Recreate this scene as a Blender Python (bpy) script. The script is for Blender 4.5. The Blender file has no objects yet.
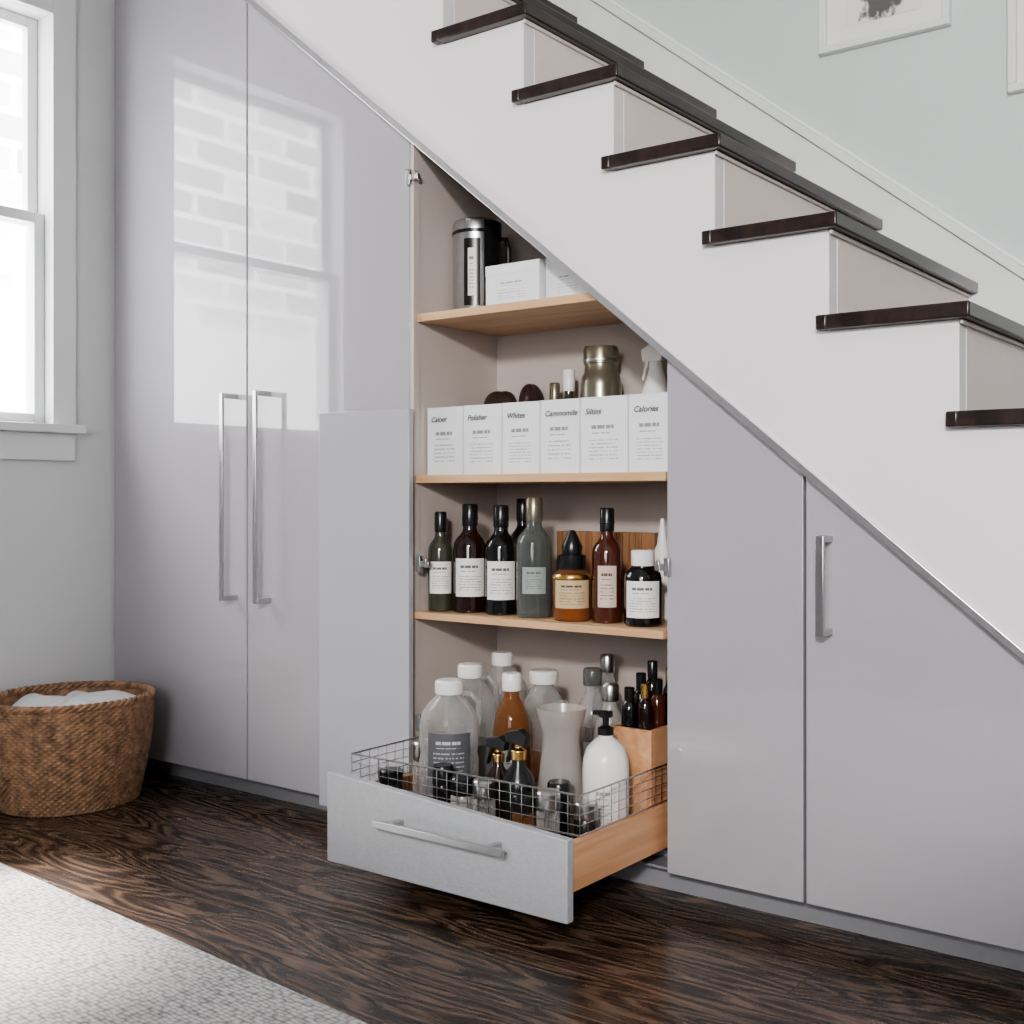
import bpy, math, random
from mathutils import Vector, Matrix
random.seed(4)
S=2.0; ZF=0.395
def W(x,y,z): return (x*S,y*S,(z+ZF)*S)
scene=bpy.context.scene
# ------------------------------------------------------------ materials
def new_mat(name):
    m=bpy.data.materials.new(name); m.use_nodes=True
    nt=m.node_tree; return m,nt,nt.nodes['Principled BSDF']
def pmat(name,col,rough=0.5,metal=0.0,ior=1.5,var=0.03,scale=8,bump=0.0,bscale=200,coat=0,trans=0,spec=None):
    m,nt,b=new_mat(name)
    tc=nt.nodes.new('ShaderNodeTexCoord'); n=nt.nodes.new('ShaderNodeTexNoise'); n.inputs['Scale'].default_value=scale
    n.inputs['Detail'].default_value=4
    nt.links.new(tc.outputs['Object'],n.inputs['Vector'])
    r=nt.nodes.new('ShaderNodeValToRGB')
    r.color_ramp.elements[0].position=.3; r.color_ramp.elements[1].position=.7
    r.color_ramp.elements[0].color=tuple(max(0,c*(1-var)) for c in col)+(1,)
    r.color_ramp.elements[1].color=tuple(min(1,c*(1+var)) for c in col)+(1,)
    nt.links.new(n.outputs['Fac'],r.inputs['Fac']); nt.links.new(r.outputs['Color'],b.inputs['Base Color'])
    b.inputs['Roughness'].default_value=rough; b.inputs['Metallic'].default_value=metal
    b.inputs['IOR'].default_value=ior; b.inputs['Coat Weight'].default_value=coat; b.inputs['Coat Roughness'].default_value=.05
    b.inputs['Transmission Weight'].default_value=trans
    if bump>0:
        n2=nt.nodes.new('ShaderNodeTexNoise'); n2.inputs['Scale'].default_value=bscale
        nt.links.new(tc.outputs['Object'],n2.inputs['Vector'])
        bp=nt.nodes.new('ShaderNodeBump'); bp.inputs['Strength'].default_value=bump; bp.inputs['Distance'].default_value=.002
        nt.links.new(n2.outputs['Fac'],bp.inputs['Height']); nt.links.new(bp.outputs['Normal'],b.inputs['Normal'])
    return m
def wood(name,c1,c2,rough=.35,axis='x',scale=1.0,coat=0.0):
    m,nt,b=new_mat(name)
    tc=nt.nodes.new('ShaderNodeTexCoord'); mp=nt.nodes.new('ShaderNodeMapping')
    sc={'x':(1.5,22,22),'y':(22,1.5,22),'z':(22,22,1.5)}[axis]
    mp.inputs['Scale'].default_value=tuple(v*scale for v in sc)
    n=nt.nodes.new('ShaderNodeTexNoise'); n.inputs['Scale'].default_value=2.2; n.inputs['Detail'].default_value=7; n.inputs['Distortion'].default_value=.6
    nt.links.new(tc.outputs['Object'],mp.inputs['Vector']); nt.links.new(mp.outputs['Vector'],n.inputs['Vector'])
    r=nt.nodes.new('ShaderNodeValToRGB'); r.color_ramp.elements[0].position=.32; r.color_ramp.elements[1].position=.68
    r.color_ramp.elements[0].color=c1+(1,); r.color_ramp.elements[1].color=c2+(1,)
    nt.links.new(n.outputs['Fac'],r.inputs['Fac']); nt.links.new(r.outputs['Color'],b.inputs['Base Color'])
    b.inputs['Roughness'].default_value=rough; b.inputs['Coat Weight'].default_value=coat
    return m
def thin_clear(name,tint,dcol,fac=.5,rough=.12,edge=.6):
    m,nt,b=new_mat(name)
    b.inputs['Base Color'].default_value=dcol+(1,); b.inputs['Roughness'].default_value=rough; b.inputs['IOR'].default_value=1.7
    lw=nt.nodes.new('ShaderNodeLayerWeight'); lw.inputs['Blend'].default_value=.35
    n=nt.nodes.new('ShaderNodeTexNoise'); n.inputs['Scale'].default_value=14
    tc=nt.nodes.new('ShaderNodeTexCoord'); nt.links.new(tc.outputs['Object'],n.inputs['Vector'])
    mr=nt.nodes.new('ShaderNodeMapRange'); mr.inputs['To Min'].default_value=fac-.08; mr.inputs['To Max'].default_value=fac+.06
    nt.links.new(n.outputs['Fac'],mr.inputs['Value'])
    ad=nt.nodes.new('ShaderNodeMath'); ad.operation='MULTIPLY_ADD'; ad.inputs[1].default_value=edge; ad.use_clamp=True
    nt.links.new(lw.outputs['Facing'],ad.inputs[0]); nt.links.new(mr.outputs['Result'],ad.inputs[2])
    t=nt.nodes.new('ShaderNodeBsdfTransparent'); t.inputs['Color'].default_value=tint+(1,)
    mx=nt.nodes.new('ShaderNodeMixShader')
    out=nt.nodes['Material Output']
    nt.links.new(ad.outputs[0],mx.inputs['Fac']); nt.links.new(t.outputs[0],mx.inputs[1]); nt.links.new(b.outputs[0],mx.inputs[2])
    nt.links.new(mx.outputs[0],out.inputs['Surface'])
    return m
def label_mat(name,base=(.80,.78,.75),ink=(.12,.12,.13),rows=14):
    m,nt,b=new_mat(name); L=nt.links
    uv=nt.nodes.new('ShaderNodeUVMap'); sp=nt.nodes.new('ShaderNodeSeparateXYZ'); L.new(uv.outputs[0],sp.inputs[0])
    def mth(op,a,c=None):
        n=nt.nodes.new('ShaderNodeMath'); n.operation=op
        for i,v in enumerate((a,c)):
            if v is None: continue
            if isinstance(v,(int,float)): n.inputs[i].default_value=v
            else: L.new(v,n.inputs[i])
        return n.outputs[0]
    U,V=sp.outputs['X'],sp.outputs['Y']
    def between(v,a,c): return mth('MULTIPLY',mth('GREATER_THAN',v,a),mth('LESS_THAN',v,c))
    def rowsmask(N,cols,lo,hi,thr,v0,v1,u0,u1):
        vr=mth('MULTIPLY',V,N); fr=mth('FRACT',vr); fl=mth('FLOOR',vr)
        cx=nt.nodes.new('ShaderNodeCombineXYZ'); L.new(mth('MULTIPLY',U,cols),cx.inputs[0]); L.new(mth('MULTIPLY',fl,7.3),cx.inputs[1])
        no=nt.nodes.new('ShaderNodeTexNoise'); no.inputs['Scale'].default_value=1; no.inputs['Detail'].default_value=2; L.new(cx.outputs[0],no.inputs['Vector'])
        k=mth('MULTIPLY',between(fr,lo,hi),mth('GREATER_THAN',no.outputs['Fac'],thr))
        return mth('MULTIPLY',k,mth('MULTIPLY',between(V,v0,v1),between(U,u0,u1)))
    a=rowsmask(rows,28,.3,.62,.46,.14,.58,.14,.84)
    h=rowsmask(7,16,.25,.75,.45,.66,.88,.2,.75)
    msk=mth('MAXIMUM',mth('MULTIPLY',a,.75),h)
    mx=nt.nodes.new('ShaderNodeMixRGB'); mx.inputs[1].default_value=base+(1,); mx.inputs[2].default_value=ink+(1,)
    L.new(msk,mx.inputs[0]); L.new(mx.outputs[0],b.inputs['Base Color']); b.inputs['Roughness'].default_value=.55
    return m

CAB=(.40,.385,.41)
m_cab=pmat('cabinet_gloss_laminate',CAB,.03,ior=1.75,var=.012,scale=1.5)
m_cabin=pmat('cabinet_interior_melamine',(.52,.455,.42),.5,var=.02,scale=3)
m_kick=pmat('toe_kick_grey',(.26,.26,.28),.4)
m_wall=pmat('painted_wall_white',(.73,.73,.735),.7,var=.015,scale=2,bump=.15,bscale=260)
m_wall2=pmat('painted_wall_pale_green',(.63,.675,.66),.65,var=.015,scale=2,bump=.15,bscale=260)
m_ceil=pmat('ceiling_white',(.84,.83,.82),.8)
m_trim=pmat('white_satin_trim',(.79,.80,.80),.35,var=.01)
m_string=pmat('stringer_white_paint',(.79,.76,.765),.4,var=.015,scale=3,bump=.08,bscale=300)
m_riser=pmat('riser_cream_paint',(.78,.70,.66),.5,var=.02)
m_tread=wood('dark_walnut_tread',(.009,.0055,.005),(.040,.023,.019),.28,'y',1.0,.2)
m_chrome=pmat('brushed_nickel',(.54,.54,.545),.28,1.0,var=.04,scale=60)
m_alu=pmat('polished_aluminium_trim',(.82,.82,.84),.25,1.0,var=.03,scale=30)
m_shelf=wood('light_oak_shelf',(.52,.31,.16),(.72,.48,.29),.45,'x',.6)
m_drawerw=wood('drawer_oak',(.52,.26,.13),(.72,.41,.23),.4,'y',.7)
m_drawerf=pmat('drawer_front_grey',(.43,.44,.46),.32,var=.05,scale=90,bump=.4,bscale=260)
m_black=pmat('black_plastic',(.012,.012,.013),.25,var=.1)
m_white=pmat('white_plastic',(.82,.80,.78),.3,var=.01)
m_dark=pmat('dark_brown_glass',(.018,.006,.005),.05,var=.1,coat=.5)
m_blackglass=pmat('black_glass',(.006,.006,.007),.06,var=.1,coat=.5)
m_greenglass=pmat('dark_green_glass',(.05,.05,.035),.06,var=.15,coat=.5)
m_greyglass=thin_clear('smoked_grey_glass',(.50,.53,.51),(.17,.18,.17),.42,.05)
m_amber=thin_clear('amber_glass',(.80,.50,.28),(.30,.15,.07),.25,.06)
m_amber2=pmat('amber_brown_glass',(.07,.018,.010),.06,var=.2,coat=.4)
m_clear=thin_clear('clear_plastic',(.94,.94,.94),(.60,.59,.58),.14,.08,.75)
m_milky=thin_clear('milky_plastic',(.86,.83,.80),(.50,.46,.43),.50,.22)
m_liquid=pmat('grey_liquid',(.045,.045,.05),.2,var=.5,scale=20)
m_liquid2=pmat('honey_liquid',(.32,.17,.08),.2,var=.2,scale=20)
m_label=label_mat('printed_label')
m_label_tan=label_mat('tan_printed_label',(.55,.42,.25),(.1,.06,.03),10)
m_box=pmat('white_cardboard',(.76,.78,.80),.6,var=.02)
m_ink=pmat('ink',(.05,.05,.055),.6)
m_gold=pmat('brass_gold',(.7,.45,.16),.25,1.0)
m_greenjar=pmat('olive_metal_jar',(.27,.25,.19),.25,.7,var=.15,scale=12)
m_pouch=pmat('dark_brown_leather',(.035,.02,.016),.4,var=.4,scale=30,bump=.5,bscale=60)
m_paper=pmat('paper_mat',(.84,.83,.80),.8,var=.01)
m_cloth=pmat('white_cloth',(.82,.82,.81),.9,var=.03,bump=.5,bscale=120)
m_wick=pmat('wicker_brown',(.33,.19,.11),.55,var=.5,scale=45)
m_slat=wood('slatted_wood',(.25,.12,.055),(.42,.22,.11),.5,'z',1.2)
def floor_mat():
    m,nt,b=new_mat('dark_oak_floor'); L=nt.links
    tc=nt.nodes.new('ShaderNodeTexCoord')
    br=nt.nodes.new('ShaderNodeTexBrick'); br.inputs['Scale'].default_value=1
    br.inputs['Brick Width'].default_value=1.6; br.inputs['Row Height'].default_value=.135; br.inputs['Mortar Size'].default_value=.0010
    br.inputs['Mortar Smooth'].default_value=.2
    br.inputs['Color1'].default_value=(0,0,0,1); br.inputs['Color2'].default_value=(1,1,1,1); br.inputs['Mortar'].default_value=(.5,.5,.5,1)
    br.offset=.37
    L.new(tc.outputs['Object'],br.inputs['Vector'])
    sh=nt.nodes.new('ShaderNodeVectorMath'); sh.operation='MULTIPLY'; sh.inputs[1].default_value=(7.0,3.3,5.0)
    L.new(br.outputs['Color'],sh.inputs[0])
    ad=nt.nodes.new('ShaderNodeVectorMath'); ad.operation='ADD'; L.new(tc.outputs['Object'],ad.inputs[0]); L.new(sh.outputs[0],ad.inputs[1])
    mp=nt.nodes.new('ShaderNodeMapping'); mp.inputs['Scale'].default_value=(1.3,8.5,1); L.new(ad.outputs[0],mp.inputs['Vector'])
    n0=nt.nodes.new('ShaderNodeTexNoise'); n0.inputs['Scale'].default_value=1.0; n0.inputs['Detail'].default_value=2.2; n0.inputs['Roughness'].default_value=.45
    L.new(mp.outputs[0],n0.inputs['Vector'])
    mu=nt.nodes.new('ShaderNodeMath'); mu.operation='MULTIPLY'; mu.inputs[1].default_value=120; L.new(n0.outputs['Fac'],mu.inputs[0])
    si=nt.nodes.new('ShaderNodeMath'); si.operation='SINE'; L.new(mu.outputs[0],si.inputs[0])
    mr=nt.nodes.new('ShaderNodeMapRange'); mr.inputs['From Min'].default_value=-1; L.new(si.outputs[0],mr.inputs['Value'])
    mp2=nt.nodes.new('ShaderNodeMapping'); mp2.inputs['Scale'].default_value=(7,170,1); L.new(ad.outputs[0],mp2.inputs['Vector'])
    n1=nt.nodes.new('ShaderNodeTexNoise'); n1.inputs['Scale'].default_value=1; n1.inputs['Detail'].default_value=6; n1.inputs['Roughness'].default_value=.65; L.new(mp2.outputs[0],n1.inputs['Vector'])
    av=nt.nodes.new('ShaderNodeMath'); av.operation='MULTIPLY_ADD'; av.inputs[1].default_value=.36
    L.new(mr.outputs['Result'],av.inputs[0])
    sc=nt.nodes.new('ShaderNodeMath'); sc.operation='MULTIPLY'; sc.inputs[1].default_value=.75; L.new(n1.outputs['Fac'],sc.inputs[0]); L.new(sc.outputs[0],av.inputs[2])
    r=nt.nodes.new('ShaderNodeValToRGB'); e=r.color_ramp.elements
    e[0].position=.32; e[0].color=(.014,.009,.007,1); e[1].position=.80; e[1].color=(.19,.122,.084,1)
    k=e.new(.55); k.color=(.068,.040,.027,1)
    L.new(av.outputs[0],r.inputs['Fac'])
    tone=nt.nodes.new('ShaderNodeMapRange'); tone.inputs['To Min'].default_value=.75; tone.inputs['To Max'].default_value=1.2; L.new(br.outputs['Color'],tone.inputs['Value'])
    mx=nt.nodes.new('ShaderNodeMixRGB'); mx.blend_type='MULTIPLY'; mx.inputs[0].default_value=1; L.new(r.outputs[0],mx.inputs[1]); L.new(tone.outputs[0],mx.inputs[2])
    mm=nt.nodes.new('ShaderNodeMixRGB'); mm.inputs[2].default_value=(.006,.004,.003,1); L.new(br.outputs['Fac'],mm.inputs[0]); L.new(mx.outputs[0],mm.inputs[1])
    L.new(mm.outputs[0],b.inputs['Base Color'])
    rr=nt.nodes.new('ShaderNodeMapRange'); rr.inputs['To Min'].default_value=.34; rr.inputs['To Max'].default_value=.20; L.new(av.outputs[0],rr.inputs['Value']); L.new(rr.outputs[0],b.inputs['Roughness'])
    bp=nt.nodes.new('ShaderNodeBump'); bp.inputs['Strength'].default_value=.3; bp.inputs['Distance'].default_value=.001; L.new(av.outputs[0],bp.inputs['Height']); L.new(bp.outputs[0],b.inputs['Normal'])
    return m
m_floor=floor_mat()
def rug_mat():
    m,nt,b=new_mat('woven_rug'); L=nt.links
    tc=nt.nodes.new('ShaderNodeTexCoord')
    v=nt.nodes.new('ShaderNodeTexVoronoi'); v.inputs['Scale'].default_value=1; v.inputs['Randomness'].default_value=.5
    mp=nt.nodes.new('ShaderNodeMapping'); mp.inputs['Scale'].default_value=(70,118,1); mp.inputs['Rotation'].default_value=(0,0,math.radians(4)); L.new(tc.outputs['Object'],mp.inputs['Vector']); L.new(mp.outputs[0],v.inputs['Vector'])
    r=nt.nodes.new('ShaderNodeValToRGB'); r.color_ramp.elements[0].color=(.66,.65,.645,1); r.color_ramp.elements[1].color=(.24,.235,.23,1)
    r.color_ramp.elements[0].position=.30; r.color_ramp.elements[1].position=.80
    L.new(v.outputs['Distance'],r.inputs['Fac']); 
    L.new(r.outputs[0],b.inputs['Base Color']); b.inputs['Roughness'].default_value=.95
    bp=nt.nodes.new('ShaderNodeBump'); bp.inputs['Strength'].default_value=1.0; bp.inputs['Distance'].default_value=.006; bp.invert=True
    L.new(v.outputs['Distance'],bp.inputs['Height']); L.new(bp.outputs[0],b.inputs['Normal'])
    return m
m_rug=rug_mat()
def brick_mat():
    m,nt,b=new_mat('pale_brick'); L=nt.links
    tc=nt.nodes.new('ShaderNodeTexCoord')
    sp=nt.nodes.new('ShaderNodeSeparateXYZ'); cb=nt.nodes.new('ShaderNodeCombineXYZ')
    L.new(tc.outputs['Object'],sp.inputs[0]); L.new(sp.outputs['Y'],cb.inputs['X']); L.new(sp.outputs['Z'],cb.inputs['Y'])
    br=nt.nodes.new('ShaderNodeTexBrick'); br.inputs['Scale'].default_value=1; br.inputs['Brick Width'].default_value=.62; br.inputs['Row Height'].default_value=.22; br.inputs['Mortar Size'].default_value=.026
    br.inputs['Color1'].default_value=(.80,.78,.77,1); br.inputs['Color2'].default_value=(.30,.285,.29,1); br.inputs['Mortar'].default_value=(.92,.92,.92,1)
    L.new(cb.outputs[0],br.inputs['Vector'])
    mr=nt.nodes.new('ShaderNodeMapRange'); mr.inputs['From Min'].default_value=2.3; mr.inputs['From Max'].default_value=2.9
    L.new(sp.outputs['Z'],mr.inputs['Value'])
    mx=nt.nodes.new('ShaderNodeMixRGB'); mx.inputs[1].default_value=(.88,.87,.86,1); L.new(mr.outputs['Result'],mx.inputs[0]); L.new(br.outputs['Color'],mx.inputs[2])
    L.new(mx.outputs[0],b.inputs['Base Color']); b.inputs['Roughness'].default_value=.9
    return m
m_brick=brick_mat()
def art_mat(ink):
    m,nt,b=new_mat('sketch_print'); L=nt.links
    tc=nt.nodes.new('ShaderNodeTexCoord')
    mp=nt.nodes.new('ShaderNodeMapping'); mp.inputs['Location'].default_value=(-1.0,0,-.62); mp.inputs['Scale'].default_value=(2,0,2.4)
    L.new(tc.outputs['Generated'],mp.inputs['Vector'])
    ln=nt.nodes.new('ShaderNodeVectorMath'); ln.operation='LENGTH'; L.new(mp.outputs[0],ln.inputs[0])
    n=nt.nodes.new('ShaderNodeTexNoise'); n.inputs['Scale'].default_value=9; n.inputs['Detail'].default_value=8; L.new(tc.outputs['Generated'],n.inputs['Vector'])
    a=nt.nodes.new('ShaderNodeMath'); a.operation='MULTIPLY_ADD'; a.inputs[1].default_value=-1.1; L.new(n.outputs['Fac'],a.inputs[0]); L.new(ln.outputs['Value'],a.inputs[2])
    r=nt.nodes.new('ShaderNodeValToRGB'); r.color_ramp.elements[0].position=-.0; r.color_ramp.elements[0].color=ink+(1,); r.color_ramp.elements[1].position=.16; r.color_ramp.elements[1].color=(.80,.79,.76,1)
    L.new(a.outputs[0],r.inputs['Fac']); L.new(r.outputs[0],b.inputs['Base Color']); b.inputs['Roughness'].default_value=.8
    return m
m_art=art_mat((.13,.13,.13))

# ------------------------------------------------------------ mesh builder (metres)
class M:
    def __init__(s): s.V=[];s.F=[];s.mi=[];s.uv=[];s.mats=[]
    def mat(s,m):
        if m not in s.mats: s.mats.append(m)
        return s.mats.index(m)
    def add(s,vs,fs,m,uvs=None):
        o=len(s.V); s.V+= [tuple(v) for v in vs]; k=s.mat(m)
        for i,f in enumerate(fs):
            s.F.append([o+j for j in f]); s.mi.append(k); s.uv.append(uvs[i] if uvs else None)
    def box(s,x0,x1,y0,y1,z0,z1,m,rot=0,piv=None):
        vs=[(x,y,z) for z in (z0,z1) for y in (y0,y1) for x in (x0,x1)]
        if rot:
            px,py=piv or ((x0+x1)/2,(y0+y1)/2); c,sn=math.cos(rot),math.sin(rot)
            vs=[(px+(x-px)*c-(y-py)*sn,py+(x-px)*sn+(y-py)*c,z) for x,y,z in vs]
        s.add(vs,[(0,2,3,1),(4,5,7,6),(0,1,5,4),(2,6,7,3),(0,4,6,2),(1,3,7,5)],m)
    def bd(s,x0,x1,y0,y1,z0,z1,m,**k):
        a=W(x0,y0,z0); b=W(x1,y1,z1); s.box(a[0],b[0],a[1],b[1],a[2],b[2],m,**k)
    def prism(s,poly,y0,y1,m):
        n=len(poly); ar=sum(poly[i][0]*poly[(i+1)%n][1]-poly[(i+1)%n][0]*poly[i][1] for i in range(n))
        if ar<0: poly=poly[::-1]
        vs=[(x,y0,z) for x,z in poly]+[(x,y1,z) for x,z in poly]
        fs=[tuple(range(n)),tuple(range(2*n-1,n-1,-1))]+[(i+n,(i+1)%n+n,(i+1)%n,i) for i in range(n)]
        s.add(vs,fs,m)
    def pd(s,poly,y0,y1,m): s.prism([(x*S,(z+ZF)*S) for x,z in poly],y0*S,y1*S,m)
    def lathe(s,cx,cy,z0,prof,m,seg=40,sx=1,sy=1,cap=True):
        vs=[];fs=[]
        for r,z in prof:
            for j in range(seg):
                a=2*math.pi*j/seg; vs.append((cx+r*sx*math.cos(a),cy+r*sy*math.sin(a),z0+z))
        for i in range(len(prof)-1):
            for j in range(seg):
                k=(j+1)%seg; fs.append((i*seg+j,i*seg+k,(i+1)*seg+k,(i+1)*seg+j))
        if cap and prof[0][0]>1e-5: fs.append(tuple(range(seg-1,-1,-1)))
        if cap and prof[-1][0]>1e-5: fs.append(tuple((len(prof)-1)*seg+j for j in range(seg)))
        s.add(vs,fs,m)
    def arc_label(s,cx,cy,r,z0,z1,ang,half,m,n=14):
        vs=[];fs=[];uv=[]
        for i in range(n+1):
            a=ang-half+2*half*i/n
            for z in (z0,z1): vs.append((cx+r*math.cos(a),cy+r*math.sin(a),z))
        for i in range(n):
            fs.append((2*i,2*i+2,2*i+3,2*i+1)); u0,u1=i/n,(i+1)/n; uv.append([(u0,0),(u1,0),(u1,1),(u0,1)])
        s.add(vs,fs,m,uv)
    def quad(s,p,m): s.add(p,[(0,1,2,3)],m,[[(0,0),(1,0),(1,1),(0,1)]])
    def tube(s,pts,r,m,seg=8,closed=False):
        pts=[Vector(p) for p in pts]; n=len(pts); vs=[];fs=[]
        for i,p in enumerate(pts):
            if closed: d=(pts[(i+1)%n]-pts[i-1])
            else: d=(pts[min(i+1,n-1)]-pts[max(i-1,0)])
            d.normalize(); up=Vector((0,0,1)) if abs(d.z)<.9 else Vector((1,0,0))
            a=d.cross(up).normalized(); b=a.cross(d).normalized()
            for j in range(seg):
                t=2*math.pi*j/seg; vs.append(p+a*math.cos(t)*r+b*math.sin(t)*r)
        for i in range(n if closed else n-1):
            for j in range(seg):
                k=(j+1)%seg; q=(i+1)%n; fs.append((i*seg+j,q*seg+j,q*seg+k,i*seg+k))
        if not closed: fs+= [tuple(range(seg)),tuple((n-1)*seg+j for j in range(seg-1,-1,-1))]
        s.add(vs,fs,m)
    def done(s,name,bevel=0,smooth=True,parent=None,ang=35):
        xs=[v[0] for v in s.V];ys=[v[1] for v in s.V];zs=[v[2] for v in s.V]
        o=Vector(((min(xs)+max(xs))/2,(min(ys)+max(ys))/2,min(zs)))
        me=bpy.data.meshes.new(name); me.from_pydata([Vector(v)-o for v in s.V],[],s.F)
        for m in s.mats: me.materials.append(m)
        for p,k in zip(me.polygons,s.mi): p.material_index=k; p.use_smooth=smooth
        if any(u for u in s.uv):
            ul=me.uv_layers.new(name='UVMap')
            for p,u in zip(me.polygons,s.uv):
                if u:
                    for li,c in zip(p.loop_indices,u): ul.data[li].uv=c
        me.update()
        if smooth: me.set_sharp_from_angle(angle=math.radians(ang))
        ob=bpy.data.objects.new(name,me); ob.location=o; scene.collection.objects.link(ob)
        if bevel:
            b=ob.modifiers.new('bevel','BEVEL'); b.width=bevel; b.segments=3; b.limit_method='ANGLE'; b.angle_limit=math.radians(40)
        if parent: ob.parent=parent; ob.matrix_parent_inverse=Matrix()
        return ob
def empty(name):
    e=bpy.data.objects.new(name,None); scene.collection.objects.link(e); e.empty_display_size=.1; return e

# ------------------------------------------------------------ room shell
XL,XR,YS,YB,ZC=-1.484*S,2.6,-2.6,1.42*S,3.35
T=.12
m=M(); m.box(XL-T,XR+T,YS-T,YB+T,-.1,0,m_floor); m.done('floor',smooth=False)
m=M(); m.box(XL-T,XR+T,YS-T,YB+T,ZC,ZC+.1,m_ceil); m.done('ceiling',smooth=False)
wy0,wy1=.545*S,.90*S; wz0,wz1=(.100+ZF)*S,(.665+ZF)*S
m=M()
m.box(XL-T,XL,YS,wy0,0,ZC,m_wall); m.box(XL-T,XL,wy1,YB,0,ZC,m_wall)
m.box(XL-T,XL,wy0,wy1,0,wz0,m_wall); m.box(XL-T,XL,wy0,wy1,wz1,ZC,m_wall)
m.done('wall_left',smooth=False)
m=M(); m.box(XL,XR,YB,YB+T,0,ZC,m_wall2); m.done('wall_back',smooth=False)
m=M(); m.box(XR,XR+T,YS,YB,0,ZC,m_wall); m.done('wall_right',smooth=False)
sx0,sx1,sz0,sz1=-.3,1.3,.85,2.6
m=M()
m.box(XL,sx0,YS-T,YS,0,ZC,m_wall); m.box(sx1,XR,YS-T,YS,0,ZC,m_wall)
m.box(sx0,sx1,YS-T,YS,0,sz0,m_wall); m.box(sx0,sx1,YS-T,YS,sz1,ZC,m_wall)
m.done('wall_front',smooth=False)
m=M(); m.box(XL,XL+.012,YS,.985*S,0,.09,m_trim); m.done('baseboard_left',.003)
m=M()
c=.07; p=.018
m.box(XL,XL+p,wy1,wy1+c,wz0,wz1+c,m_trim); m.box(XL,XL+p,wy0-c,wy0,wz0,wz1+c,m_trim)
m.box(XL,XL+p,wy0,wy1,wz1,wz1+c,m_trim)
m.box(XL-T+.02,XL+.045,wy0-c-.02,wy1+c+.015,wz0-.024,wz0,m_trim)
m.box(XL,XL+.016,wy0-c,wy1+c,wz0-.10,wz0-.024,m_trim)
zm=(.385+ZF)*S
def sash(x0,x1,z0,z1):
    f=.03
    m.box(x0,x1,wy0,wy0+f,z0,z1,m_trim); m.box(x0,x1,wy1-f,wy1,z0,z1,m_trim)
    m.box(x0,x1,wy0+f,wy1-f,z0,z0+f,m_trim); m.box(x0,x1,wy0+f,wy1-f,z1-f,z1,m_trim)
sash(XL-.055,XL-.025,wz0,zm+.015); sash(XL-.09,XL-.06,zm-.015,wz1)
m.done('window_1',.003)
m=M()
for a,b in ((sx0-.08,sx0),(sx1,sx1+.08)): m.box(a,b,YS,YS+.018,sz0-.08,sz1+.08,m_trim)
m.box(sx0,sx1,YS,YS+.018,sz1,sz1+.08,m_trim); m.box(sx0-.1,sx1+.1,YS-.1,YS+.04,sz0-.03,sz0,m_trim)
mid=(sx0+sx1)/2
m.box(mid-.03,mid+.03,YS-.08,YS-.04,sz0,sz1,m_trim); m.box(sx0,sx1,YS-.08,YS-.04,sz0,sz0+.05,m_trim); m.box(sx0,sx1,YS-.08,YS-.04,sz1-.05,sz1,m_trim)
m.box(sx0,sx0+.05,YS-.08,YS-.04,sz0,sz1,m_trim); m.box(sx1-.05,sx1,YS-.08,YS-.04,sz0,sz1,m_trim)
m.done('added_window',.003)  # unseen window added behind the camera for more light on the stairs
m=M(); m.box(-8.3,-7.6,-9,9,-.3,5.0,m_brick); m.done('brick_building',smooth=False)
m=M(); m.box(-12,XL-T-.01,-9,9,-.35,-.3,pmat('pavement',(.7,.7,.7),.9)); m.done('ground_outside',smooth=False)

# ------------------------------------------------------------ staircase
SL=.798; RISE=.0895; RUN=.1121
stairs=empty('staircase')
def rx(n): return -.4021+RUN*(n-4)
def tz(n): return .160-RISE*(n-5)
TH=.0130
ns=list(range(-5,11))
def diag(x): return .0216+.815*(-.4264-x)
top=[]
xL=-1.484
for n in ns:
    x0=max(rx(n-1),xL); x1=rx(n)
    if x1<=xL: continue
    top+= [(x0,tz(n)-TH),(x1,tz(n)-TH)]
top.append((rx(10),-ZF))
xb=-.4264+(.0216+ZF)/.815
poly=top+[(xb,-ZF),(xL,diag(xL))]
m=M(); m.pd(poly,.993,1.012,m_string); m.done('stringer',.0015,parent=stairs)
m=M()
for n in ns:
    if rx(n)<=xL+.02: continue
    m.bd(rx(n)-.008,rx(n)+.0005,1.012,1.42,tz(n)-RISE if n<10 else -ZF,tz(n)-TH,m_riser)
m.done('risers',.001,parent=stairs)
def tread(n):
    m=M(); x0=max(rx(n-1),xL); x1=rx(n)+.0115
    ys=.981
    m.bd(x0+.001,x1,ys,1.4195,tz(n)-TH,tz(n),m_tread)
    if rx(n-1)-.008>xL: m.bd(rx(n-1)-.008,x0+.002,ys,.9925,tz(n)-TH,tz(n),m_tread)
    m.bd(rx(n)+.0008,rx(n)+.004,.990,1.4195,tz(n)-TH-.004,tz(n)-TH-.0002,m_riser)
    m.done('tread_%d'%(n+6),.006,parent=stairs)
for n in ns:
    if rx(n)>xL+.03: tread(n)
def soff(x): return .216+SL*(-.5142-x)
m=M(); m.pd([(xL,soff(xL)),(-.02,soff(-.02)),(-.02,soff(-.02)-.008),(xL,soff(xL)-.008)],1.013,1.419,m_cabin); m.done('soffit',parent=stairs)
k=.0095
m=M(); m.pd([(xL,diag(xL)),(xb,diag(xb)),(xb-k*.2,diag(xb)+k),(xL,diag(xL)+k*1.1)],.988,.9929,m_alu); m.done('stringer_edge_trim',.001,parent=stairs)
m=M()
def nos(x): return .160+SL*(-.2785-x)
xe=.35
o1=.038;o2=.052
m.pd([(xL,nos(xL)-.12),(xe-.15,nos(xe-.15)-.12),(xe,nos(xe)+o1),(xL,nos(xL)+o1)],1.410,1.4195,m_trim)
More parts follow.
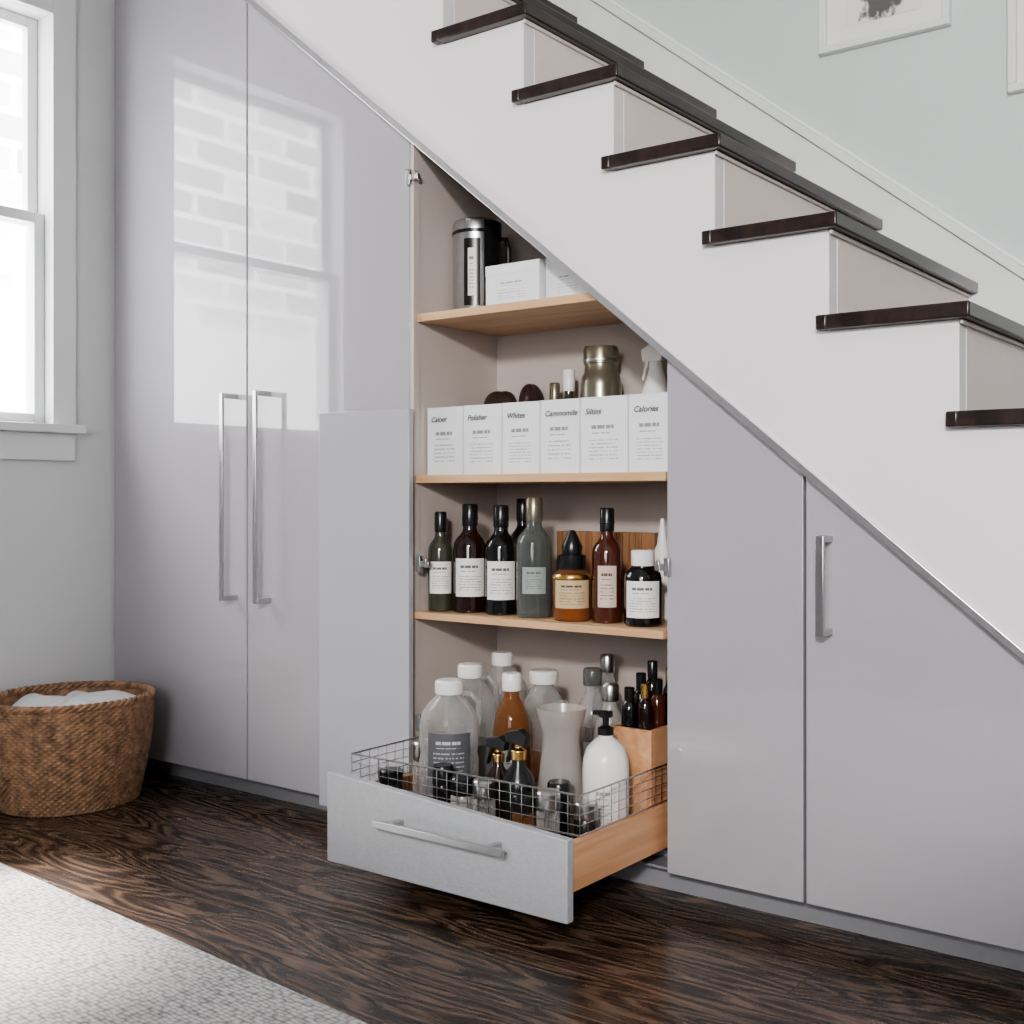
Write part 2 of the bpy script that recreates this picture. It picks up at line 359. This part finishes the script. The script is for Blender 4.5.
m.pd([(xL,nos(xL)+o1),(xe,nos(xe)+o1),(xe,nos(xe)+o2),(xL,nos(xL)+o2)],1.404,1.4195,m_trim)
m.pd([(xL,nos(xL)+o2),(xe,nos(xe)+o2),(xe,nos(xe)+o2+.006),(xL,nos(xL)+o2+.006)],1.411,1.4195,m_trim)
m.done('trim_stair_skirting',.002)

# ------------------------------------------------------------ cabinets
cab=empty('under_stair_cabinet')
ZB=-.3665; G=.0014
def dtop(x): return diag(x)-.003
def door(name,x0,x1,parent=cab):
    m=M(); m.pd([(x0+G,ZB),(x1-G,ZB),(x1-G,dtop(x1-G)),(x0+G,dtop(x0+G))],1.0,1.009,m_cab); return m.done(name,.0015,parent=parent)
door('tall_door_1',-1.482,-1.190); door('tall_door_2',-1.190,-.9055)
door('narrow_door',-.5705,-.4277); door('wide_door',-.4277,-.14)
m=M(); m.pd([(-.14+G,ZB),(.045,ZB),(-.14+G,dtop(-.14))],1.0,1.009,m_cab); m.done('end_door',.0015,parent=cab)
m=M(); m.bd(-.8935-.1320,-.8935,.983,.992,ZB,.1000,pmat('folded_door_laminate',(.43,.43,.465),.06,ior=1.6,var=.012,scale=1.5),rot=math.radians(6),piv=(-.8935*S,.992*S)); m.done('folded_door',.0015,parent=cab)
yb=1.155; xi0,xi1=-.9,-.50
m=M()
m.pd([(-.9085,ZB),(xi0,ZB),(xi0,diag(xi0)),(-.9085,diag(-.9085))],1.010,yb,m_cabin)
m.pd([(-.9050,ZB),(xi0,ZB),(xi0,diag(xi0)-.002),(-.9050,diag(-.9050)-.002)],.9995,1.0105,m_cabin)
m.pd([(-.9085,ZB),(xi1+.008,ZB),(xi1+.008,soff(xi1)-.01),(-.9085,soff(-.9085)-.01)],yb,yb+.008,m_cabin)
m.pd([(xi1,ZB),(xi1+.008,ZB),(xi1+.008,diag(xi1)),(xi1,diag(xi1))],1.011,yb,m_cabin)
m.bd(xi0,xi1,1.041,yb,ZB,ZB+.008,m_kick)
m.done('carcass',parent=cab)
for nm,z,y0,xr in (('shelf_top',.210,1.004,-.56),('shelf_middle',.025,1.002,xi1),('shelf_lower',-.131,1.0095,xi1)):
    m=M()
    if nm=='shelf_lower': m.bd(xi0+.0005,-.5725,.998,1.0095,z-.008,z,m_shelf)
    m.bd(xi0+.0005,xr,max(y0,1.0095),yb-.0005,z-.009,z,m_shelf)
    if nm!='shelf_lower': m.bd(xi0+.0005,-.5725,y0,1.0095,z-.009,z,m_shelf)
    m.done(nm,.001,parent=cab)
m=M(); m.bd(-1.483,.04,1.032,1.040,-ZF+.0002,ZB,m_kick); m.bd(-1.483,.04,1.010,1.040,ZB-.0005,ZB+.0019,m_kick); m.done('toe_kick',parent=cab)
def vhandle(name,x,z0,z1,out=.026,w=.0030):
    m=M()
    m.bd(x-w,x+w,1-out,1-out+.004,z0,z1,m_chrome)
    for z in (z0,z1-.006): m.bd(x-w,x+w,1-out+.004,1.0,z,z+.006,m_chrome)
    m.done(name,.0012,parent=cab)
vhandle('tall_handle_1',-1.211,-.134,.134); vhandle('tall_handle_2',-1.146,-.134,.134)
vhandle('short_handle',-.4050,-.1225,-.034,.022,.0038)
def hinge(name,x,y,z,s=1):
    m=M()
    m.bd(x-.003,x+.003,y-.005,y,z-.009,z+.009,m_chrome)
    m.bd(x+(0 if s>0 else -.014),x+(.014 if s>0 else 0),y-.003,y+.002,z-.004,z+.003,m_chrome)
    m.bd(x+s*.010-.002,x+s*.010+.002,y-.005,y-.002,z-.004,z+.006,m_chrome)
    m.done(name,.0015,parent=cab)
hinge('hinge_1',-.905,.999,.3664); hinge('hinge_2',-.8885,.9985,-.0758); hinge('hinge_3',-.8885,.9985,-.256); hinge('hinge_4',-.567,.999,-.068,-1)
# ------------------------------------------------------------ drawer
dr=empty('wire_drawer')
m=M()
m.pd([(-.8745,-.372),(-.5765,-.372),(-.5765,-.299),(-.8745,-.281)],.839,.849,m_drawerf); m.done('drawer_front',.002,parent=dr)
m=M()
dx0,dx1=-.870,-.5775
m.bd(dx1-.008,dx1,.849,1.14,-.347,-.304,m_drawerw); m.bd(dx0,dx0+.008,.849,1.14,-.347,-.304,m_drawerw)
m.bd(dx0+.008,dx1-.008,1.132,1.14,-.347,-.304,m_drawerw); m.bd(dx0+.008,dx1-.008,.849,1.132,-.345,-.339,m_drawerw)
m.done('drawer_box',.001,parent=dr)
m=M()
hx0,hx1,hz=-.790,-.632,-.3155
m.bd(hx0,hx1,.817,.821,hz-.0035,hz+.0035,m_chrome)
for x in (hx0+.016,hx1-.022): m.bd(x,x+.006,.821,.839,hz-.003,hz+.003,m_chrome)
m.done('drawer_handle',.0012,parent=dr)
m=M(); a0,a1,b0,b1=dx0+.004,dx1-.004,.866,1.128
R=.0009
zt_=-.266
for z,r in ((-.302,.0018),(-.293,R),(-.284,R),(-.275,R),(zt_,.0020)):
    m.tube([W(a0,b0,z),W(a1,b0,z),W(a1,b1,z),W(a0,b1,z)],r,m_chrome,6,closed=True)
def vw(x,y): m.tube([W(x,y,-.3035),W(x,y,zt_)],R,m_chrome,5)
n=22
for i in range(n+1): vw(a0+(a1-a0)*i/n,b0); vw(a0+(a1-a0)*i/n,b1)
for i in range(1,20): vw(a0,b0+(b1-b0)*i/20); vw(a1,b0+(b1-b0)*i/20)
m.done('wire_basket',parent=dr)

# ------------------------------------------------------------ bottles (coords in D units)
def face_ang(x,y): return math.atan2(-y,-x)
def place(x,y,z): a=W(x,y,z); return a[0],a[1],a[2]+.0003
def bottle(name,x,y,z,r,h,glass,cap=m_black,label=m_label,kind='tall',lab=(.12,.5),half=1.0,capr=.46,fill=None,flev=.42,handle=False):
    X,Y,Z=place(x,y,z); r*=S; h*=S; m=M()
    if kind=='tall':
        c0=.82
        prof=[(r*.9,0),(r,.01*h),(r,.60*h),(r*.97,.635*h),(r*.85,.675*h),(r*.64,.71*h),(r*.48,.74*h),(r*.43,.77*h),(r*.43,c0*h)]
    elif kind=='jug':
        c0=.925
        prof=[(r*.9,0),(r,.02*h),(r,.45*h),(r*.95,.5*h),(r,.55*h),(r*.99,.70*h),(r*.90,.78*h),(r*.60,.86*h),(r*.42,.895*h),(r*.42,c0*h)]
    elif kind=='jar':
        c0=.82
        prof=[(r*.9,0),(r,.03*h),(r,.64*h),(r*.93,.70*h),(r*.62,.77*h),(r*.6,c0*h)]
    elif kind=='round':
        c0=.80
        prof=[(r*.85,0),(r*.98,.03*h),(r,.2*h),(r*.98,.55*h),(r*.85,.68*h),(r*.5,.76*h),(r*.35,.78*h),(r*.35,c0*h)]
    elif kind=='flask':
        c0=.90
        prof=[(r*.85,0),(r*.98,.02*h),(r,.2*h),(r*.98,.60*h),(r*.85,.72*h),(r*.5,.81*h),(r*.40,.84*h),(r*.40,c0*h)]
    m.lathe(X,Y,Z,prof,glass,cap=True)
    cr=r*capr
    m.lathe(X,Y,Z,[(cr,c0*h-.006),(cr*1.04,c0*h-.002),(cr*1.04,h*.985),(cr*.9,h),(0,h)],cap,32)
    if kind=='tall' and cap is m_black:
        m.lathe(X,Y,Z,[(cr*1.06,.86*h),(cr*1.09,.865*h),(cr*1.09,.872*h),(cr*1.06,.877*h)],cap,32,cap=False)
    if handle:
        a=face_ang(X,Y)+1.4; dx,dy=math.cos(a),math.sin(a)
        m.tube([(X+dx*r*.40,Y+dy*r*.40,Z+.90*h),(X+dx*r*.72,Y+dy*r*.72,Z+.905*h),(X+dx*r*.98,Y+dy*r*.98,Z+.85*h),(X+dx*r*1.02,Y+dy*r*1.02,Z+.76*h),(X+dx*r*.97,Y+dy*r*.97,Z+.69*h)],.0055,glass,8)
    if fill: m.lathe(X,Y,Z,[(0,.012*h),(r*.94,.02*h),(r*.94,flev*h),(0,flev*h+.0005)],fill)
    if label:
        m.arc_label(X,Y,r*1.012,Z+lab[0]*h,Z+lab[1]*h,face_ang(X,Y),half,label)
    return m,X,Y,Z,r,h
zc=-.131
bottle('',-.8815,1.025,zc,.0145,.114,m_greenglass,lab=(.18,.50))[0].done('glass_bottle')
bottle('',-.8458,1.035,zc,.0188,.123,m_dark,lab=(.15,.50))[0].done('glass_bottle')
bottle('',-.801,1.035,zc,.018,.122,m_blackglass,lab=(.14,.49))[0].done('glass_bottle')
bottle('',-.8114,1.09,zc,.016,.129,m_blackglass,label=None)[0].done('glass_bottle')
bottle('',-.7553,1.035,zc,.0195,.131,m_greyglass,label=label_mat('grey_etched',(.30,.33,.32),(.1,.12,.12),12),cap=m_greenjar,lab=(.2,.42),half=.7)[0].done('glass_bottle')
bottle('',-.6607,1.035,zc,.0157,.1195,m_amber2,lab=(.14,.5),half=.65,label=label_mat('amber_label',(.6,.5,.42),(.12,.05,.03),12))[0].done('glass_bottle')
bottle('',-.6144,1.03,zc,.0192,.077,m_blackglass,cap=m_white,kind='jar',lab=(.12,.6),capr=.6)[0].done('apothecary_jar')
mm,X,Y,Z,r,h=bottle('',-.7016,1.03,zc,.0205,.070,m_amber,cap=m_black,kind='jar',label=m_label_tan,lab=(.2,.62),capr=.68,fill=m_liquid2)
mm.lathe(X,Y,Z,[(r*.5,h),(r*.55,h*1.12),(r*.3,h*1.28),(r*.16,h*1.36),(0,h*1.37)],m_black)
mm.lathe(X,Y,Z,[(r*1.01,h*.635),(r*1.02,h*.65),(r*1.02,h*.67),(r*.96,h*.70)],m_gold,cap=False)
mm.done('amber_soap_dispenser')
m=M()
for i in range(16):
    x=-.792+i*.0083; m.bd(x,x+.0075,1.1305,1.1465,zc+.0002,-.040,m_slat)
m.bd(-.792,-.6605,1.1465,1.150,zc+.0002,-.042,m_slat)
m.done('slatted_wood_board',.0008)
m=M(); X,Y,Z=place(-.629,1.095,zc); m.lathe(X,Y,Z,[(.026,0),(.03,.004),(.03,.10),(.026,.13),(.012,.16),(.010,.175),(.004,.215),(0,.217)],m_white); m.done('white_nozzle_bottle')

edges=[-.8978,-.8437,-.7882,-.7365,-.6848,-.6259,-.5740]
titles=['Caloer','Polisher','Whites','Cammomile','Siltins','Calories']
for i in range(6):
    m=M(); x0,x1=edges[i]+.0007,edges[i+1]-.0007; zb=.025; hh=.0775+.0003*i
    a=W(x0,1.020,zb); b=W(x1,1.074,zb+hh); z0=a[2]+.0003
    m.box(a[0],b[0],a[1],b[1],z0,b[2],m_box)
    e=.0006; mx=.008
    m.quad([(a[0]+mx,a[1]-e,z0+.010),(b[0]-mx,a[1]-e,z0+.010),(b[0]-mx,a[1]-e,z0+.118),(a[0]+mx,a[1]-e,z0+.118)],label_mat('carton_label_%d'%i,(.76,.78,.80),(.25,.26,.29),12+2*(i%3)))
    m.box(a[0]-.0004,b[0]+.0004,a[1]-.0006,b[1],b[2]-.0015,b[2]+.0006,m_box)
    ob=m.done('storage_carton',.0006)
    cu=bpy.data.curves.new('carton_title','FONT'); cu.body=titles[i]; cu.size=.017; cu.shear=.3; cu.offset=.0003
    cu.materials.append(m_ink)
    t=bpy.data.objects.new('carton_title',cu); scene.collection.objects.link(t)
    t.location=(-(b[0]-a[0])/2+.012,-(b[1]-a[1])/2-.0012-.0003,.122); t.rotation_euler=(math.radians(90),0,0); t.parent=ob
zb=.025
m=M(); X,Y,Z=place(-.720,1.115,zb); r=.0237*S; h=.1446*S
m.lathe(X,Y,Z,[(r*.92,0),(r,.01),(r,.70*h),(r*.94,.76*h),(r*.80,.80*h),(r*.78,.86*h)],m_greenjar)
m.lathe(X,Y,Z,[(r*.80,.86*h),(r*.84,.865*h),(r*.84,.97*h),(r*.78,h),(0,h)],m_greenjar)
m.lathe(X,Y,Z,[(r*.86,.88*h),(r*.87,.89*h),(r*.86,.90*h)],m_chrome); m.done('lidded_metal_jar')
bottle('',-.7640,1.115,zb,.0115,.1215,m_greenglass,cap=m_white,label=None,capr=.6)[0].done('small_bottle')
bottle('',-.7860,1.118,zb,.0085,.108,m_amber2,cap=m_greenjar,label=None,capr=.7)[0].done('small_bottle')
def lump(name,x,y,z,rx_,ry_,h,mat,seed):
    m=M(); X,Y,Z=place(x,y,z); rnd=random.Random(seed); ph=[rnd.random()*6 for _ in range(4)]
    seg,ring=32,20; vs=[];fs=[]
    for i in range(ring+1):
        t=i/ring
        q=math.sin(t*math.pi/2)
        rr=math.sqrt(max(0,1-q**8))
        for j in range(seg):
            a=2*math.pi*j/seg; k=1+.05*math.sin(3*a+ph[0]+4*t)+.05*math.sin(5*a+ph[1]-6*t)
            vs.append((X+rx_*S*rr*k*math.cos(a),Y+ry_*S*rr*k*math.sin(a),Z+h*S*q+.010*math.sin(2*a+ph[2])*rr*q))
    for i in range(ring):
        for j in range(seg):
            q=(j+1)%seg; fs.append((i*seg+j,i*seg+q,(i+1)*seg+q,(i+1)*seg+j))
    fs.append(tuple(range(seg-1,-1,-1))); m.add(vs,fs,mat); m.done(name,ang=180)
lump('leather_pouch',-.862,1.115,zb,.024,.020,.102,m_pouch,2)
lump('leather_pouch',-.8170,1.115,zb,.0155,.020,.108,m_pouch,5)
m=M(); X,Y,Z=place(-.650,1.118,zb); h=.147*S; r=.0187*S
m.lathe(X,Y,Z,[(r*.9,0),(r,.006),(r,.52*h),(r*.85,.62*h),(r*.55,.72*h),(r*.4,.80*h),(r*.4,.84*h)],m_white)
m.prism([(X-.030,Z+.84*h),(X+.018,Z+.84*h),(X+.022,Z+.93*h),(X+.008,Z+h),(X-.012,Z+.97*h),(X-.034,Z+.93*h)],Y-.010,Y+.010,m_white)
m.prism([(X-.024,Z+.845*h),(X-.016,Z+.845*h),(X-.030,Z+.70*h),(X-.034,Z+.71*h)],Y-.006,Y+.006,m_white)
m.done('trigger_spray_bottle',.002)

zt=.210
m=M(); X,Y,Z=place(-.868,1.075,zt); r=.0285*S; h=.115*S
m.lathe(X,Y,Z,[(r*.97,0),(r,.004),(r,.86*h),(r*.97,.87*h)],m_chrome,48)
m.lathe(X,Y,Z,[(r*.99,.87*h),(r*1.02,.88*h),(r*1.02,.95*h),(r*.96,.985*h),(r*.8,h),(0,h)],m_chrome,48)
m.lathe(X,Y,Z,[(r*1.015,.845*h),(r*1.03,.85*h),(r*1.03,.875*h),(r*1.015,.88*h)],m_black,48,cap=False)
m.arc_label(X,Y,r*1.025,Z+.02*h,Z+.97*h,face_ang(X,Y)+1.15,.85,m_black)
m.arc_label(X,Y,r*1.012,Z+.10*h,Z+.78*h,face_ang(X,Y)-.20,.34,m_black)
m.arc_label(X,Y,r*1.016,Z+.2*h,Z+.68*h,face_ang(X,Y)-.22,.15,m_label)
# side handle and spout lip
a=face_ang(X,Y)+1.25; dx,dy=math.cos(a),math.sin(a)
m.tube([(X+dx*r*1.0,Y+dy*r*1.0,Z+.80*h),(X+dx*r*1.25,Y+dy*r*1.25,Z+.80*h),(X+dx*r*1.38,Y+dy*r*1.38,Z+.70*h),(X+dx*r*1.38,Y+dy*r*1.38,Z+.35*h),(X+dx*r*1.22,Y+dy*r*1.22,Z+.25*h),(X+dx*r*1.0,Y+dy*r*1.0,Z+.25*h)],.0055,m_black,8)
m.done('steel_canister')
def carton(name,x0,x1,y0,y1,z,h):
    m=M(); a=W(x0,y0,z); b=W(x1,y1,z+h); z0=a[2]+.0003
    m.box(a[0],b[0],a[1],b[1],z0,b[2],m_box)
    m.box(a[0]-.0006,b[0]+.0006,a[1]-.0006,b[1]+.0006,b[2]-.022,b[2]+.0008,m_box)
    m.quad([(a[0]+.02,a[1]-.0007,z0+.008),(b[0]-.02,a[1]-.0007,z0+.008),(b[0]-.02,a[1]-.0007,z0+.062),(a[0]+.02,a[1]-.0007,z0+.062)],label_mat('lid_label',(.75,.77,.79),(.35,.35,.37),9))
    m.done(name,.001)
carton('lidded_box',-.8110,-.7375,1.020,1.068,zt,.046)
carton('lidded_box',-.7345,-.676,1.028,1.098,zt,.047)

# ------------------------------------------------------------ drawer contents
zd=-.339
def put(x,y,r,top,*a,**k):
    return bottle('',x,y,zd,r,top-zd,*a,**k)
put(-.788,.93,.031,-.190,m_clear,cap=m_white,kind='jug',label=label_mat('jug_label',(.10,.10,.11),(.5,.5,.5),10),lab=(.36,.66),half=.75,capr=.46,fill=m_liquid,flev=.34,handle=True)[0].done('plastic_jug')
put(-.8170,1.0,.029,-.184,m_clear,cap=m_white,kind='jug',label=None,capr=.46,handle=True,fill=m_liquid,flev=.45)[0].done('plastic_jug')
put(-.8300,1.075,.029,-.180,m_clear,cap=m_white,kind='jug',label=None,capr=.42)[0].done('plastic_jug')
put(-.748,.985,.020,-.186,m_amber,cap=m_white,kind='flask',label=m_label,lab=(.2,.5),half=.5,capr=.5,fill=m_liquid2,flev=.3)[0].done('amber_bottle')
put(-.7496,1.045,.023,-.190,m_clear,cap=m_white,kind='jug',label=None,capr=.68)[0].done('plastic_jug')
put(-.6986,1.065,.020,-.186,m_clear,cap=m_greyglass,kind='flask',label=m_label,capr=.5,half=.5)[0].done('clear_bottle')
put(-.6600,1.04,.018,-.196,m_milky,cap=m_chrome,kind='flask',label=None,capr=.5)[0].done('clear_bottle')
put(-.705,1.105,.018,-.176,m_clear,cap=m_chrome,kind='flask',label=None,capr=.45)[0].done('clear_bottle')
put(-.704,1.012,.018,-.215,m_greyglass,cap=m_clear,kind='flask',label=m_label,half=.6,capr=.5)[0].done('clear_bottle')
m=M(); X,Y,Z=place(-.662,.953,zd); r=.0245*S; h=(-.2087-zd)*S
m.lathe(X,Y,Z,[(r*.95,0),(r*1.05,.01),(r*1.02,.3*h),(r*.88,.52*h),(r*.74,.74*h),(r*.76,.82*h),(r*.97,.95*h),(r*1.02,h),(r*.98,h),(r*.72,.82*h),(r*.70,.74*h),(r*.84,.52*h),(r*.97,.3*h),(r*1.0,.015),(0,.012)],m_milky)
m.done('flared_pitcher',ang=60)
m=M(); X,Y,Z=place(-.6125,.957,zd); r=.0225*S; h=(-.232-zd)*S
m.lathe(X,Y,Z,[(r*.9,0),(r,.008),(r,.70*h),(r*.97,.80*h),(r*.82,.90*h),(r*.5,.97*h),(r*.3,h),(r*.3,h*1.02)],m_white)
m.lathe(X,Y,Z,[(r*.34,h*1.02),(r*.34,h*1.08),(r*.14,h*1.10),(r*.14,h*1.17),(r*.3,h*1.18),(r*.3,h*1.23),(0,h*1.235)],m_black)
m.box(X-.026,X,Y-.006,Y+.006,Z+h*1.19,Z+h*1.225,m_black)
m.arc_label(X,Y,r*1.012,Z+.2*h,Z+.62*h,face_ang(X,Y)-.1,.55,label_mat('pump_label',(.78,.76,.74),(.35,.33,.32),14))
m.done('pump_soap_bottle')
def blacksp(x,y,r,top,g):
    m=M(); X,Y,Z=place(x,y,zd); r*=S; h=(top-zd)*S
    m.lathe(X,Y,Z,[(r*.9,0),(r,.006),(r,.5*h),(r*.9,.6*h),(r*.4,.7*h),(r*.36,.78*h)],g)
    m.lathe(X,Y,Z,[(r*.45,.74*h),(r*.48,.82*h),(r*.2,.84*h),(r*.2,.88*h)],m_gold)
    m.prism([(X-.026,Z+.88*h),(X+.020,Z+.86*h),(X+.024,Z+.95*h),(X+.006,Z+h),(X-.028,Z+.96*h)],Y-.009,Y+.009,m_black)
    m.prism([(X-.018,Z+.88*h),(X-.011,Z+.88*h),(X-.024,Z+.70*h),(X-.028,Z+.71*h)],Y-.005,Y+.005,m_black)
    m.done('black_spray_bottle',.0015)
blacksp(-.679,.905,.0165,-.224,m_black); blacksp(-.7170,.922,.0135,-.238,m_dark)
def jar(x,y,r,top,g,cap,nm='small_cosmetic_jar'):
    m=M(); X,Y,Z=place(x,y,zd); r*=S; h=(top-zd)*S
    m.lathe(X,Y,Z,[(r*.9,0),(r,.004),(r,.7*h),(r*.9,.74*h)],g); m.lathe(X,Y,Z,[(r*1.0,.74*h),(r*1.03,.76*h),(r*1.03,.97*h),(r*.9,h),(0,h)],cap); m.done(nm)
jar(-.703,.882,.0110,-.272,m_clear,m_chrome); jar(-.654,.8795,.0110,-.278,m_amber,m_black); jar(-.629,.884,.0110,-.272,m_clear,m_chrome)
jar(-.732,.885,.0125,-.274,m_milky,m_black); jar(-.600,.903,.0110,-.282,m_black,m_chrome); jar(-.636,.912,.0110,-.270,m_blackglass,m_black)
jar(-.835,.945,.0130,-.262,m_clear,m_chrome); jar(-.842,.900,.0120,-.285,m_black,m_black); jar(-.758,.885,.0100,-.266,m_blackglass,m_black)
m=M()
cx0,cx1,cy0,cy1,ct=-.640,-.590,1.005,1.12,-.232
t=.005
m.bd(cx0,cx1,cy0,cy0+t,zd+.0002,ct,m_drawerw); m.bd(cx0,cx1,cy1-t,cy1,zd+.0002,ct,m_drawerw)
m.bd(cx0,cx0+t,cy0+t,cy1-t,zd+.0002,ct,m_drawerw); m.bd(cx1-t,cx1,cy0+t,cy1-t,zd+.0002,ct,m_drawerw)
m.bd(cx0+t,cx1-t,cy0+t,cy1-t,-.252,-.246,m_drawerw)
m.done('oak_crate',.0008)
zd2=-.246
for (x,y,r,h,g) in ((-.6255,1.022,.0085,.052,m_blackglass),(-.6055,1.020,.008,.058,m_dark),(-.6255,1.045,.0085,.064,m_blackglass),(-.6050,1.043,.0085,.060,m_amber2),(-.6255,1.068,.0085,.074,m_blackglass),(-.605,1.070,.0085,.068,m_dark),(-.616,1.095,.0085,.084,m_blackglass)):
    bottle('',x,y,zd2,r,h,g,cap=m_gold if g is m_dark else m_black,label=None,kind='round',capr=.6)[0].done('dropper_bottle')

# ------------------------------------------------------------ basket
m=M()
BX,BY=-1.379*S,.866*S; RX,RY,BH=.096*S,.106*S,.133*S
rows=38; sub=3; seg=480; N=60
vs=[];fs=[]
tot=rows*sub
for i in range(tot+1):
    t=i/tot; row=i//sub; ph=(i%sub)/sub
    base=.82+.15*math.sin(min(1,t*1.15)*math.pi/2)+.03*t
    bulge=math.sin(ph*math.pi)
    for j in range(seg):
        a=2*math.pi*j/seg
        w=math.sin(a*N+math.pi*(row%2))
        off=.0026*bulge*w+.0020*bulge
        vs.append((BX+(RX*base+off)*math.cos(a),BY+(RY*base+off)*math.sin(a),.001+BH*t))
for i in range(tot):
    for j in range(seg):
        k=(j+1)%seg; fs.append((i*seg+j,i*seg+k,(i+1)*seg+k,(i+1)*seg+j))
m.add(vs,fs,m_wick)
m.lathe(BX,BY,.001,[(0,.002),(RX*.80,.002)],m_wick,48,1,RY/RX,cap=False)
m.lathe(BX,BY,.001,[(RX*.77,.006),(RX*.9,BH*.5),(RX*.965,BH)],m_wick,64,1,RY/RX,cap=False)
for s_ in range(3):
    pts=[]
    for j in range(240):
        a=2*math.pi*j/240; q=a*22+s_*2*math.pi/3
        rr=1+ (.0055*math.cos(q))/RX
        pts.append((BX+RX*.985*rr*math.cos(a),BY+RY*.985*rr*math.sin(a),BH+.004+.0055*math.sin(q)))
    m.tube(pts,.0055,m_wick,6,closed=True)
bk=m.done('wicker_basket',ang=70)
m=M(); vs=[];fs=[]
rg,sg=16,72
for i in range(rg+1):
    t=i/rg
    for j in range(sg):
        a=2*math.pi*j/sg
        zz=BH*.88+ (1-t**3)*.034+ .010*math.sin(3*a+5*t)*t+.008*math.sin(7*a+3)*t*(1-t)*3+.006*math.sin(4*a+9*t)*t
        vs.append((BX+RX*.92*t*math.cos(a),BY+RY*.92*t*math.sin(a),zz))
for i in range(rg):
    for j in range(sg):
        k=(j+1)%sg; fs.append((i*sg+j,(i+1)*sg+j,(i+1)*sg+k,i*sg+k))
m.add(vs,fs,m_cloth)
o=m.done('folded_cloth',ang=180); o.parent=bk; o.location=Vector(o.location)-Vector(bk.location)

# ------------------------------------------------------------ rug
m=M()
ang=math.atan2(.630-.668,(-.621+1.197))
c,sn=math.cos(ang),math.sin(ang)
P0=Vector((-1.197*S,.668*S)); d=Vector((c,sn)); nn=Vector((sn,-c))
A=P0-d*.42+nn*.004; L_,Wd=2.5,1.7
cor=[A,A+nn*Wd,A+nn*Wd+d*L_,A+d*L_]
vs=[(p.x,p.y,z) for z in (.0005,.010) for p in cor]
m.add(vs,[(3,2,1,0),(4,5,6,7),(0,1,5,4),(1,2,6,5),(2,3,7,6),(3,0,4,7)],m_rug); m.done('area_rug',.004)

# ------------------------------------------------------------ framed prints
def frame(x0,x1,z0,z1,name):
    m=M(); y1=1.4195; f=.009
    m.bd(x0,x1,1.408,y1,z0,z0+f,m_trim); m.bd(x0,x1,1.408,y1,z1-f,z1,m_trim)
    m.bd(x0,x0+f,1.408,y1,z0+f,z1-f,m_trim); m.bd(x1-f,x1,1.408,y1,z0+f,z1-f,m_trim)
    m.bd(x0+f,x1-f,1.414,y1,z0+f,z1-f,m_paper)
    ob=m.done(name,.002)
    a=M(); a.bd(x0+.034,x1-.034,1.4132,1.4139,z0+.028,z1-.036,m_art)
    p=a.done('print_sheet'); p.parent=ob; p.location=Vector(p.location)-Vector(ob.location)
frame(-.584,-.423,.558,.76,'framed_print'); frame(-.358,-.197,.463,.665,'framed_print')

# ------------------------------------------------------------ lights / world / camera
w=bpy.data.worlds.new('World'); scene.world=w; w.use_nodes=True
bg=w.node_tree.nodes['Background']; bg.inputs['Color'].default_value=(.98,.99,1.0,1); bg.inputs['Strength'].default_value=12.5
def area(name,loc,rot,sx,sy):
    l=bpy.data.lights.new(name,'AREA'); l.shape='RECTANGLE'; l.size=sx; l.size_y=sy; l.energy=1
    l.cycles.is_portal=True
    o=bpy.data.objects.new(name,l); o.location=loc; o.rotation_euler=rot; scene.collection.objects.link(o); return o
area('window_1_portal',(XL-T-.01,(wy0+wy1)/2,(wz0+wz1)/2),(0,math.radians(-90),0),wz1-wz0,wy1-wy0)
area('added_window_portal',((sx0+sx1)/2,YS-T-.01,(sz0+sz1)/2),(math.radians(90),0,0),sx1-sx0,sz1-sz0)
l=bpy.data.lights.new('sun','SUN'); l.energy=18; l.angle=math.radians(9); l.color=(1,.98,.95)
o=bpy.data.objects.new('sun',l); scene.collection.objects.link(o)
o.rotation_euler=Vector((.60,-.25,-.95)).to_track_quat('-Z','Y').to_euler(); o.location=(-6,3,8)
l=bpy.data.lights.new('added_pool_spot','SPOT'); l.energy=560; l.spot_size=math.radians(33); l.spot_blend=.22; l.shadow_soft_size=.15; l.color=(1,.97,.945)  # added spot without a fixture, casts a soft light pool on the doors
o=bpy.data.objects.new('added_pool_spot',l); o.location=(.9,-2.2,2.1); scene.collection.objects.link(o)
o.rotation_euler=(Vector((-1.12,2.0,1.30))-Vector(o.location)).to_track_quat('-Z','Y').to_euler()
scene.view_settings.view_transform='AgX'
scene.view_settings.look='AgX - Medium High Contrast'
cam=bpy.data.cameras.new('camera'); cam.lens=36*1170/1024; cam.sensor_width=36; cam.shift_y=-15/1024; cam.clip_start=.05
co=bpy.data.objects.new('camera',cam); co.location=(0,0,ZF*S); co.rotation_euler=(math.radians(90),0,math.radians(37.2))
scene.collection.objects.link(co); scene.camera=co
